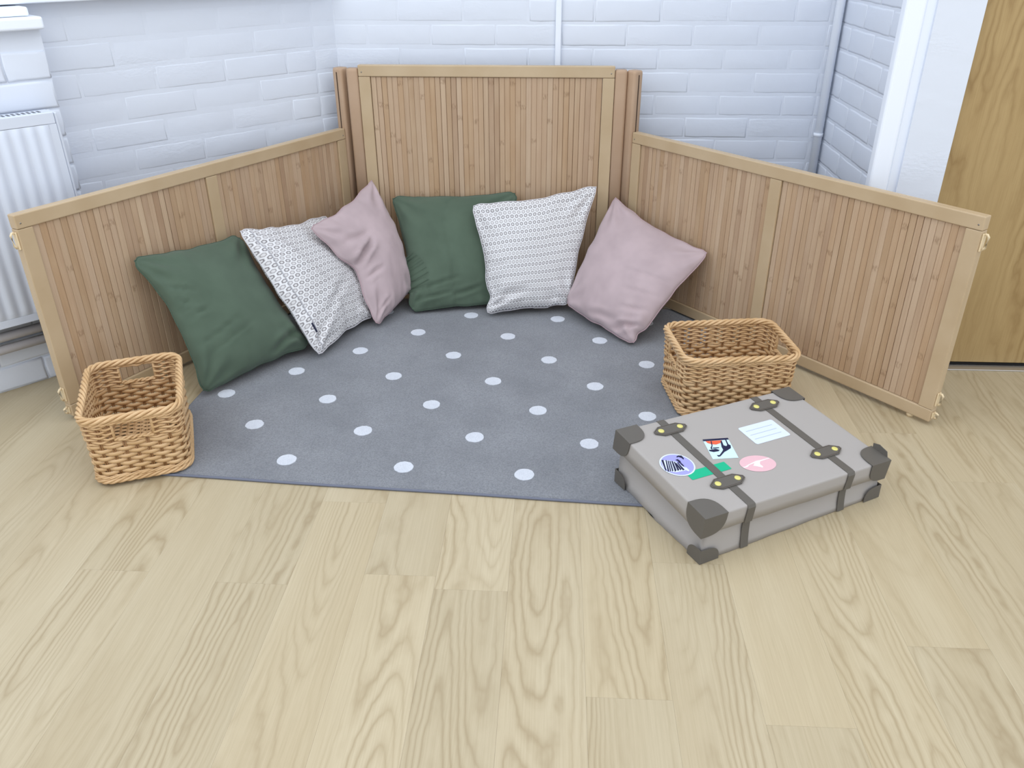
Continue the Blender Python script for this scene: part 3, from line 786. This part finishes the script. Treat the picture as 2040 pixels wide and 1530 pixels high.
    for c in cen:
        def hf(t, c=c):
            s = c - hw + 2 * hw * t; p = pt(s, 0.0005, zhole0 - 0.002); o_ = pt(s, 0.01, zhole0) - pt(s, 0, zhole0); return p, o_.normalized()
        rope('hand_hole_edge', hf, 60, 2, 0.0028, 0.0028, 3, False)
        for e in (-1, 1):
            V, F_ = tube_data([pt(c + e * (hw + 0.001 / PER), 0, zhole0 - 0.004), pt(c + e * (hw + 0.001 / PER), 0.001, (zhole0 + zhole1) / 2), pt(c + e * (hw + 0.001 / PER), 0, zr)], 0.0036, 8, False, None, None, None, Vector((1, 0.3, 0)))
            link('hand_hole_post', mesh('hand_hole_post', V, F_, True), MAT['wick'], root)
    # woven base
    V, F_ = [], []; bx, by, _ = outline(-0.004, 0.01)
    ncy = int(2 * by / 0.0095)
    for k in range(ncy):
        y = -by + 0.008 + (2 * by - 0.016) * k / (ncy - 1); ins = 0.012 if k in (0, ncy - 1) else 0.0; n = 44
        tube_data([(-bx + ins + (2 * bx - 2 * ins) * i / n, y, 0.0085 + 0.002 * math.sin(math.pi * (i / 4.0 + k))) for i in range(n + 1)], 0.0046, 6, False, 0.0018, V, F_)
    for k in range(11):
        x = -bx + 0.02 + (2 * bx - 0.04) * k / 10
        tube_data([(x, -by + 0.004, 0.0085), (x, by - 0.004, 0.0085)], 0.003, 6, False, None, V, F_)
    o = link('woven_base', mesh('woven_base', V, F_, True), MAT['wick'], root); o['kind'] = 'stuff'
    return root
basket('rectangular wicker basket standing on the left corner of the rug', (-0.957, 1.806, 0.0078), R(20.0), 0.235, 0.318, 0.186, 'y')
basket('rectangular wicker basket standing behind the suitcase', (0.611, 2.070, 0.0078), 0.085, 0.328, 0.252, 0.182, 'x')

# ================================================================== SUITCASE
cu = Vector((math.cos(0.4655), math.sin(0.4655), -0.036)).normalized()
cv_ = Vector((-math.sin(0.4655), math.cos(0.4655), 0.0802)); cv_ = (cv_ - cu * cv_.dot(cu)).normalized()
cn = cu.cross(cv_)
case = thing('toy_suitcase', 'beige toy suitcase with brown straps and animal stickers', 'suitcase', (0.3997, 1.3497, 0.0))
LID = Matrix((cu, cv_, cn)).transposed().to_4x4(); LID.translation = Vector((0, 0, 0.125))
CL, CW, SK = 0.5303, 0.3292, 0.046
def part(name, me, mat, parent, m=LID):
    o = link(name, me, mat, parent)
    if parent is case: o.matrix_local = m
    return o
# lid: hollow box with a drooping skirt
bm = bmesh.new()
gx, gy = 24, 16
def lidt(t): return 0.35 * t + 0.65 * (0.5 - 0.5 * math.cos(math.pi * t))
def lidz(x, y): return -0.0008 * math.sin(math.pi * x / CL) * math.sin(math.pi * y / CW) + 0.0001 * noise.noise(Vector((x * 20, y * 20, 0)))
vv = {}
for j in range(gy + 1):
    for i in range(gx + 1):
        x, y = CL * lidt(i / gx), CW * lidt(j / gy); vv[i, j] = bm.verts.new((x, y, lidz(x, y)))
for j in range(gy):
    for i in range(gx): bm.faces.new((vv[i, j], vv[i + 1, j], vv[i + 1, j + 1], vv[i, j + 1]))
ring = [(i, 0) for i in range(gx)] + [(gx, j) for j in range(gy)] + [(gx - i, gy) for i in range(gx)] + [(0, gy - j) for j in range(gy)]
prev = [vv[k] for k in ring]
for z, o_ in ((-0.0006, 0.0018), (-0.0025, 0.0030), (-0.006, 0.0034), (-SK * 0.5, 0.0038), (-SK, 0.004), (-SK, 0.0015)):
    cur = []
    for k, (i, j) in enumerate(ring):
        x, y = CL * lidt(i / gx), CW * lidt(j / gy); dx = -1 if i == 0 else (1 if i == gx else 0); dy = -1 if j == 0 else (1 if j == gy else 0)
        w_ = 0.0015 * noise.noise(Vector((x * 14, y * 14, z * 30))) if z < -0.01 else 0
        cur.append(bm.verts.new((x + dx * (o_ + w_), y + dy * (o_ + w_), z)))
    for k in range(len(ring)): bm.faces.new((prev[k], cur[k], cur[(k + 1) % len(ring)], prev[(k + 1) % len(ring)]))
    prev = cur
lid = part('lid', from_bm('lid', bm, True), MAT['case'], case)
# body: card sides, the left one slumping inwards
def lidpt(x, y, z): return LID @ Vector((x, y, z))
fx, fy = Vector((math.cos(0.4655), math.sin(0.4655), 0)), Vector((-math.sin(0.4655), math.cos(0.4655), 0))
bm = bmesh.new(); rows = []; nu, nvv = 26, 16
per_ = [(i / nu, 0) for i in range(nu)] + [(1, j / nvv) for j in range(nvv)] + [(1 - i / nu, 1) for i in range(nu)] + [(0, 1 - j / nvv) for j in range(nvv)]
def rest(b):
    """height of what lies under a point of the case: rug or floor"""
    d = Vector((0.3997, 1.3497, 0)) + b - rug_FL; ly = d.dot(e2); lx = d.dot(e1)
    k = max(0.0, min(1.0, (ly + 0.03) / 0.03)) * max(0.0, min(1.0, (RWID + 0.03 - lx) / 0.03))
    return 0.001 + 0.0078 * k
for lev in range(9):
    t = lev / 8; row = []
    for (a, b) in per_:
        top = lidpt(0.006 + (CL - 0.012) * a, 0.006 + (CW - 0.012) * b, -0.012)
        bot = fx * (0.004 + (CL - 0.010) * a) + fy * (0.004 + (CW - 0.008) * b); bot.z = rest(bot)
        p = bot.lerp(top, t)
        bow = math.sin(math.pi * t) ** 0.8
        if a == 0: p += fx * (0.030 * bow * math.sin(math.pi * min(1, max(0, b))) ** 0.6)
        if b == 0: p += fy * (0.006 * bow * math.sin(math.pi * a))
        p += (fx * (1 if a == 0 else 0) + fy * (1 if b == 0 else 0)) * 0.002 * noise.noise(Vector((a * 9, b * 9, t * 5)))
        row.append(bm.verts.new(p))
    rows.append(row)
n_ = len(per_)
for r1, r2_ in zip(rows[:-1], rows[1:]):
    for k in range(n_): bm.faces.new((r1[k], r1[(k + 1) % n_], r2_[(k + 1) % n_], r2_[k]))
bm.faces.new(rows[0])
body = link('body', from_bm('body', bm, True), MAT['case'], case)
# straps over lid and down both sides
def ribbon(name, pts, wvec, th, nvecs, mat, parent):
    vs, fs = [], []
    for p, n in zip(pts, nvecs):
        vs += [p - wvec / 2, p + wvec / 2, p + wvec / 2 + n * th, p - wvec / 2 + n * th]
    for i in range(len(pts) - 1):
        for k in range(4): fs.append([i * 4 + k, i * 4 + (k + 1) % 4, (i + 1) * 4 + (k + 1) % 4, (i + 1) * 4 + k])
    fs += [[0, 1, 2, 3], [len(vs) - 1, len(vs) - 2, len(vs) - 3, len(vs) - 4]]
    me = mesh(name, vs, fs); bm = bmesh.new(); bm.from_mesh(me); bmesh.ops.recalc_face_normals(bm, faces=bm.faces); bm.to_mesh(me); bm.free()
    return link(name, me, mat, parent)
for su in (0.1195, 0.4125):
    pts, ns = [], []
    for z in (-SK, -0.02, -0.006): pts.append(lidpt(su, -0.0055, z)); ns.append(-cv_)
    pts.append(lidpt(su, -0.002, -0.0005)); ns.append((cn - cv_).normalized())
    for k in range(12): y = 0.004 + (CW - 0.008) * k / 11; pts.append(lidpt(su, y, lidz(su, y) + 0.0003)); ns.append(cn)
    pts.append(lidpt(su, CW + 0.002, -0.0005)); ns.append((cn + cv_).normalized())
    for z in (-0.006, -0.02, -SK): pts.append(lidpt(su, CW + 0.0055, z)); ns.append(cv_)
    ribbon('strap', pts, cu * 0.021, 0.0014, ns, MAT['strap'], case)
    # the lower run of the strap on the body front
    a = su / CL; q = []
    for lev in range(8):
        t = lev / 7 * 0.62
        top = lidpt(0.006 + (CL - 0.012) * a, 0.006, -0.012); bot = fx * (0.004 + (CL - 0.010) * a) + fy * 0.004; bot.z = 0.002
        p = bot.lerp(top, t) + fy * (0.006 * math.sin(math.pi * t) ** 0.8 * math.sin(math.pi * a)) - fy * 0.0028; q.append(p)
    ribbon('strap', q, fx * 0.021, 0.0014, [-fy] * len(q), MAT['strap'], case)
    for sv in (0.0770, 0.2895):
        hl, hw_ = 0.046, 0.0175
        poly = [(-hl, 0.004), (-hl + 0.020, hw_), (hl - 0.020, hw_), (hl, 0.004), (hl, -0.004), (hl - 0.020, -hw_), (-hl + 0.020, -hw_), (-hl, -0.004)]
        tab = prism('buckle_tab', poly, 0.0, 0.0022, MAT['strap'], case); dz = lidz(su, sv) + 0.0022
        tab.matrix_local = LID @ Matrix.Translation((su, sv, dz))
        poly2 = [(x * 0.93, y * 0.86) for x, y in poly]
        tube('stitched_edge', [(x, y, 0.0022) for x, y in poly2], 0.0005, MAT['groove'], tab, 4, True)
        for e in (-1, 1):
            tube('rivet', [(e * 0.0275, 0, 0.001), (e * 0.0275, 0, 0.0034), (e * 0.0275, 0, 0.0042)], [0.0074, 0.0074, 0.0055], MAT['brass'], tab, 16)
# leather corners
def corner(sx, sy, top=True):
    """sx, sy: 0/1 corner of the case. three rounded flaps joined at the corner"""
    X = CL if sx else 0; Y = CW if sy else 0; dx = -1 if sx else 1; dy = -1 if sy else 1; e = 0.0062
    vs, fs = [], []
    def add(fn, ra, rb, n=9, m=4):
        b = len(vs)
        for j in range(m + 1):
            for i in range(n + 1):
                a = math.pi / 2 * i / n; q = j / m; c, s = math.cos(a) ** 0.62, math.sin(a) ** 0.62
                vs.append(fn(ra * q * c, rb * q * s))
        for j in range(m):
            for i in range(n):
                k = b + j * (n + 1) + i; fs.append([k, k + 1, k + n + 2, k + n + 1])
    if top:
        add(lambda a, b: lidpt(X - dx * e + dx * a, Y - dy * e + dy * b, 0.0026), 0.060, 0.060)
        add(lambda a, b: lidpt(X - dx * e + dx * a, Y - dy * e, 0.0026 - b), 0.060, 0.054)
        add(lambda a, b: lidpt(X - dx * e, Y - dy * e + dy * a, 0.0026 - b), 0.060, 0.054)
    else:
        B = fx * (X) + fy * (Y)
        def bp(a, b, z):
            t = z / 0.11; top_ = lidpt(X, Y, -0.012); p = B.lerp(Vector((top_.x, top_.y, 0)), t) + fx * (dx * a) + fy * (dy * b); p.z = rest(B) + z; return p
        add(lambda a, b: bp(a - 0.0012, -0.0012, b), 0.050, 0.036)
        add(lambda a, b: bp(-0.0012, a - 0.0012, b), 0.044, 0.036)
    me = mesh('leather_corner', vs, fs, True)
    bm = bmesh.new(); bm.from_mesh(me); bmesh.ops.remove_doubles(bm, verts=bm.verts, dist=1e-4); bmesh.ops.recalc_face_normals(bm, faces=bm.faces)
    ctr = sum((v.co for v in bm.verts), Vector()) / len(bm.verts)
    bm.to_mesh(me); bm.free(); me.polygons.foreach_set('use_smooth', [False] * len(me.polygons))
    o = link('leather_corner', me, MAT['strap'], case)
    md = o.modifiers.new('thick', 'SOLIDIFY'); md.thickness = 0.0014; md.offset = 0.0
for sx in (0, 1):
    for sy in (0, 1): corner(sx, sy, True); corner(sx, sy, False)
# the right front corner flap stands up
flap = [(0.0, 0.0), (0.044, 0.0), (0.046, 0.012), (0.030, 0.018), (0.006, 0.014)]
fl = prism('corner_flap', flap, 0.0, 0.0016, MAT['strap'], case, 'y'); fl.matrix_local = LID @ Matrix.Translation((CL + 0.006, 0.004, 0.002)) @ Matrix.Rotation(R(90), 4, 'Z')

# stickers, in lid coordinates
lev = [0]
def stick(name, poly, mat, parent, n, label=None):
    cx = sum(p[0] for p in poly) / len(poly); cy = sum(p[1] for p in poly) / len(poly)
    vs = [(x, y, lidz(x, y) + 0.0006 + n * 0.00032) for x, y in poly]
    me = mesh(name, vs, [list(range(len(poly)))]); bm = bmesh.new(); bm.from_mesh(me)
    bmesh.ops.triangulate(bm, faces=bm.faces)
    for f in bm.faces:
        if f.normal.z < 0: f.normal_flip()
    r = bmesh.ops.extrude_face_region(bm, geom=list(bm.faces))
    for v in [g_ for g_ in r['geom'] if isinstance(g_, bmesh.types.BMVert)]: v.co.z += 0.00015
    bmesh.ops.recalc_face_normals(bm, faces=bm.faces); bm.to_mesh(me); bm.free()
    o = link(name, me, mat, parent)
    if parent is case: o.matrix_local = LID
    if label: o['label'] = label
    return o
def ell(cx, cy, a, b, rot=0.0, n=40):
    return [(cx + a * math.cos(t) * math.cos(rot) - b * math.sin(t) * math.sin(rot), cy + a * math.cos(t) * math.sin(rot) + b * math.sin(t) * math.cos(rot)) for t in [2 * math.pi * k / n for k in range(n)]]
def rrect(x0, x1, y0, y1, r, n=5):
    p = []
    for cx, cy, a0 in ((x1 - r, y1 - r, 0), (x0 + r, y1 - r, 90), (x0 + r, y0 + r, 180), (x1 - r, y0 + r, 270)):
        p += [(cx + r * math.cos(R(a0 + 90 * k / n)), cy + r * math.sin(R(a0 + 90 * k / n))) for k in range(n + 1)]
    return p
lab = stick('address_label', rrect(0.2795, 0.3868, 0.1645, 0.2350, 0.006), MAT['s_white'], case, 0, 'blank white address label with ruled lines')
for y in (0.1825, 0.1990, 0.2155): stick('ruled_line', [(0.290, y), (0.372, y), (0.372, y + 0.0012), (0.290, y + 0.0012)], MAT['s_line'], lab, 1)
grn = stick('green_sticker', rrect(0.051, 0.161, 0.1125, 0.1405, 0.002), MAT['s_green'], case, 0, 'plain green strip sticker under the strap')
card = stick('picture_sticker', [(0.1685, 0.2285), (0.2306, 0.2117), (0.2033, 0.1398), (0.1428, 0.1574)], MAT['s_blue'], case, 0, 'pale blue sticker with an antelope and an orange sun')
stick('printed_bar', [(0.1685, 0.2285), (0.2306, 0.2117), (0.2284, 0.2055), (0.1661, 0.2222)], MAT['s_navy'], card, 2)
stick('printed_sun', [(0.1712, 0.2206), (0.2111, 0.2091), (0.2003, 0.2015), (0.1864, 0.2003), (0.1768, 0.2057), (0.171, 0.213)], MAT['s_orange'], card, 1)
stick('printed_antelope', [(0.2194, 0.2076), (0.222, 0.2065), (0.215, 0.1907), (0.2172, 0.1849), (0.2105, 0.1759), (0.1959, 0.1718), (0.1857, 0.1693), (0.1661, 0.1593), (0.1607, 0.1598), (0.1612, 0.166), (0.1673, 0.1636), (0.1833, 0.1735), (0.1891, 0.1777), (0.1927, 0.1879), (0.2055, 0.2079), (0.2092, 0.2081), (0.2012, 0.1911), (0.2054, 0.1862), (0.2106, 0.1891)], MAT['s_navy'], card, 2)
stick('printed_bird', [(0.1557, 0.1893), (0.1646, 0.1874), (0.1745, 0.1868), (0.1802, 0.1796), (0.1746, 0.1769), (0.1621, 0.1786), (0.1554, 0.1845)], MAT['s_navy'], card, 2)
stick('printed_bird', [(0.1713, 0.193), (0.1855, 0.189), (0.1844, 0.1862), (0.1687, 0.1897)], MAT['s_navy'], card, 2)
stick('printed_bird', [(0.1828, 0.2161), (0.1849, 0.2153), (0.1753, 0.1997), (0.1692, 0.1938), (0.1663, 0.1884), (0.1631, 0.1896), (0.166, 0.195), (0.1731, 0.2005)], MAT['s_navy'], card, 2)
zb_ = stick('zebra_sticker', ell(0.0522, 0.1705, 0.0405, 0.0405), MAT['s_white'], case, 1, 'round purple sticker with a zebra')
stick('purple_disc', ell(0.0522, 0.1705, 0.0370, 0.0370), MAT['s_purple'], zb_, 2)
stick('zebra_body', [(0.0262, 0.1973), (0.0401, 0.1918), (0.0544, 0.1814), (0.0613, 0.1554), (0.0559, 0.1454), (0.0321, 0.1482), (0.0200, 0.1565), (0.0160, 0.1741)], MAT['s_white'], zb_, 3)
zs_ = [(0.0269, 0.197), (0.0322, 0.1965), (0.0159, 0.1613), (0.0134, 0.1623), (0.0359, 0.1934), (0.0384, 0.1924), (0.02, 0.1567), (0.0159, 0.1568), (0.0391, 0.1897), (0.0418, 0.1895), (0.0247, 0.1563), (0.0208, 0.1548), (0.0426, 0.1876), (0.0451, 0.1866), (0.03, 0.1551), (0.0252, 0.1528), (0.0468, 0.186), (0.0495, 0.1843), (0.0376, 0.1536), (0.0306, 0.15), (0.0501, 0.1815), (0.0527, 0.1805), (0.0443, 0.1525), (0.0383, 0.1503), (0.05, 0.1754), (0.0534, 0.1756), (0.051, 0.1528), (0.0454, 0.1496), (0.0551, 0.1764), (0.0577, 0.1754), (0.056, 0.1484), (0.0506, 0.1475)]
for k in range(0, 32, 4): stick('zebra_stripe', zs_[k:k + 4], MAT['s_navy'], zb_, 4)
for pl in ([(0.0687, 0.1962), (0.0751, 0.1975), (0.0816, 0.1943), (0.0803, 0.1837), (0.0768, 0.1804), (0.0761, 0.1869), (0.072, 0.1933), (0.0668, 0.1922)], [(0.0583, 0.1861), (0.0649, 0.1867), (0.0666, 0.1766), (0.0633, 0.1757)], [(0.0586, 0.1782), (0.0643, 0.1784), (0.0643, 0.1697), (0.0612, 0.1684)], [(0.06, 0.1683), (0.0643, 0.1681), (0.0631, 0.1593), (0.0606, 0.1588)]):
    stick('zebra_stripe', pl, MAT['s_navy'], zb_, 4)
stick('zebra_muzzle', [(0.0579, 0.1553), (0.0647, 0.1541), (0.0646, 0.1419), (0.0605, 0.1399), (0.0568, 0.1466)], MAT['s_white'], zb_, 4)
pk = stick('pink_sticker', ell(0.2310, 0.1055, 0.0440, 0.0295, -0.22), MAT['s_pink'], case, 0, 'oval pink sticker with a white leaping animal')
stick('printed_animal', [(0.1877, 0.1082), (0.1896, 0.1037), (0.1984, 0.1033), (0.2081, 0.1079), (0.2243, 0.1093), (0.2147, 0.1021), (0.2214, 0.0979), (0.2306, 0.0886), (0.2341, 0.0913), (0.2334, 0.101), (0.2405, 0.1091), (0.2700, 0.1105), (0.2705, 0.1125), (0.2464, 0.1131), (0.2335, 0.1145), (0.2065, 0.1101), (0.1945, 0.1068)], MAT['s_off'], pk, 1)
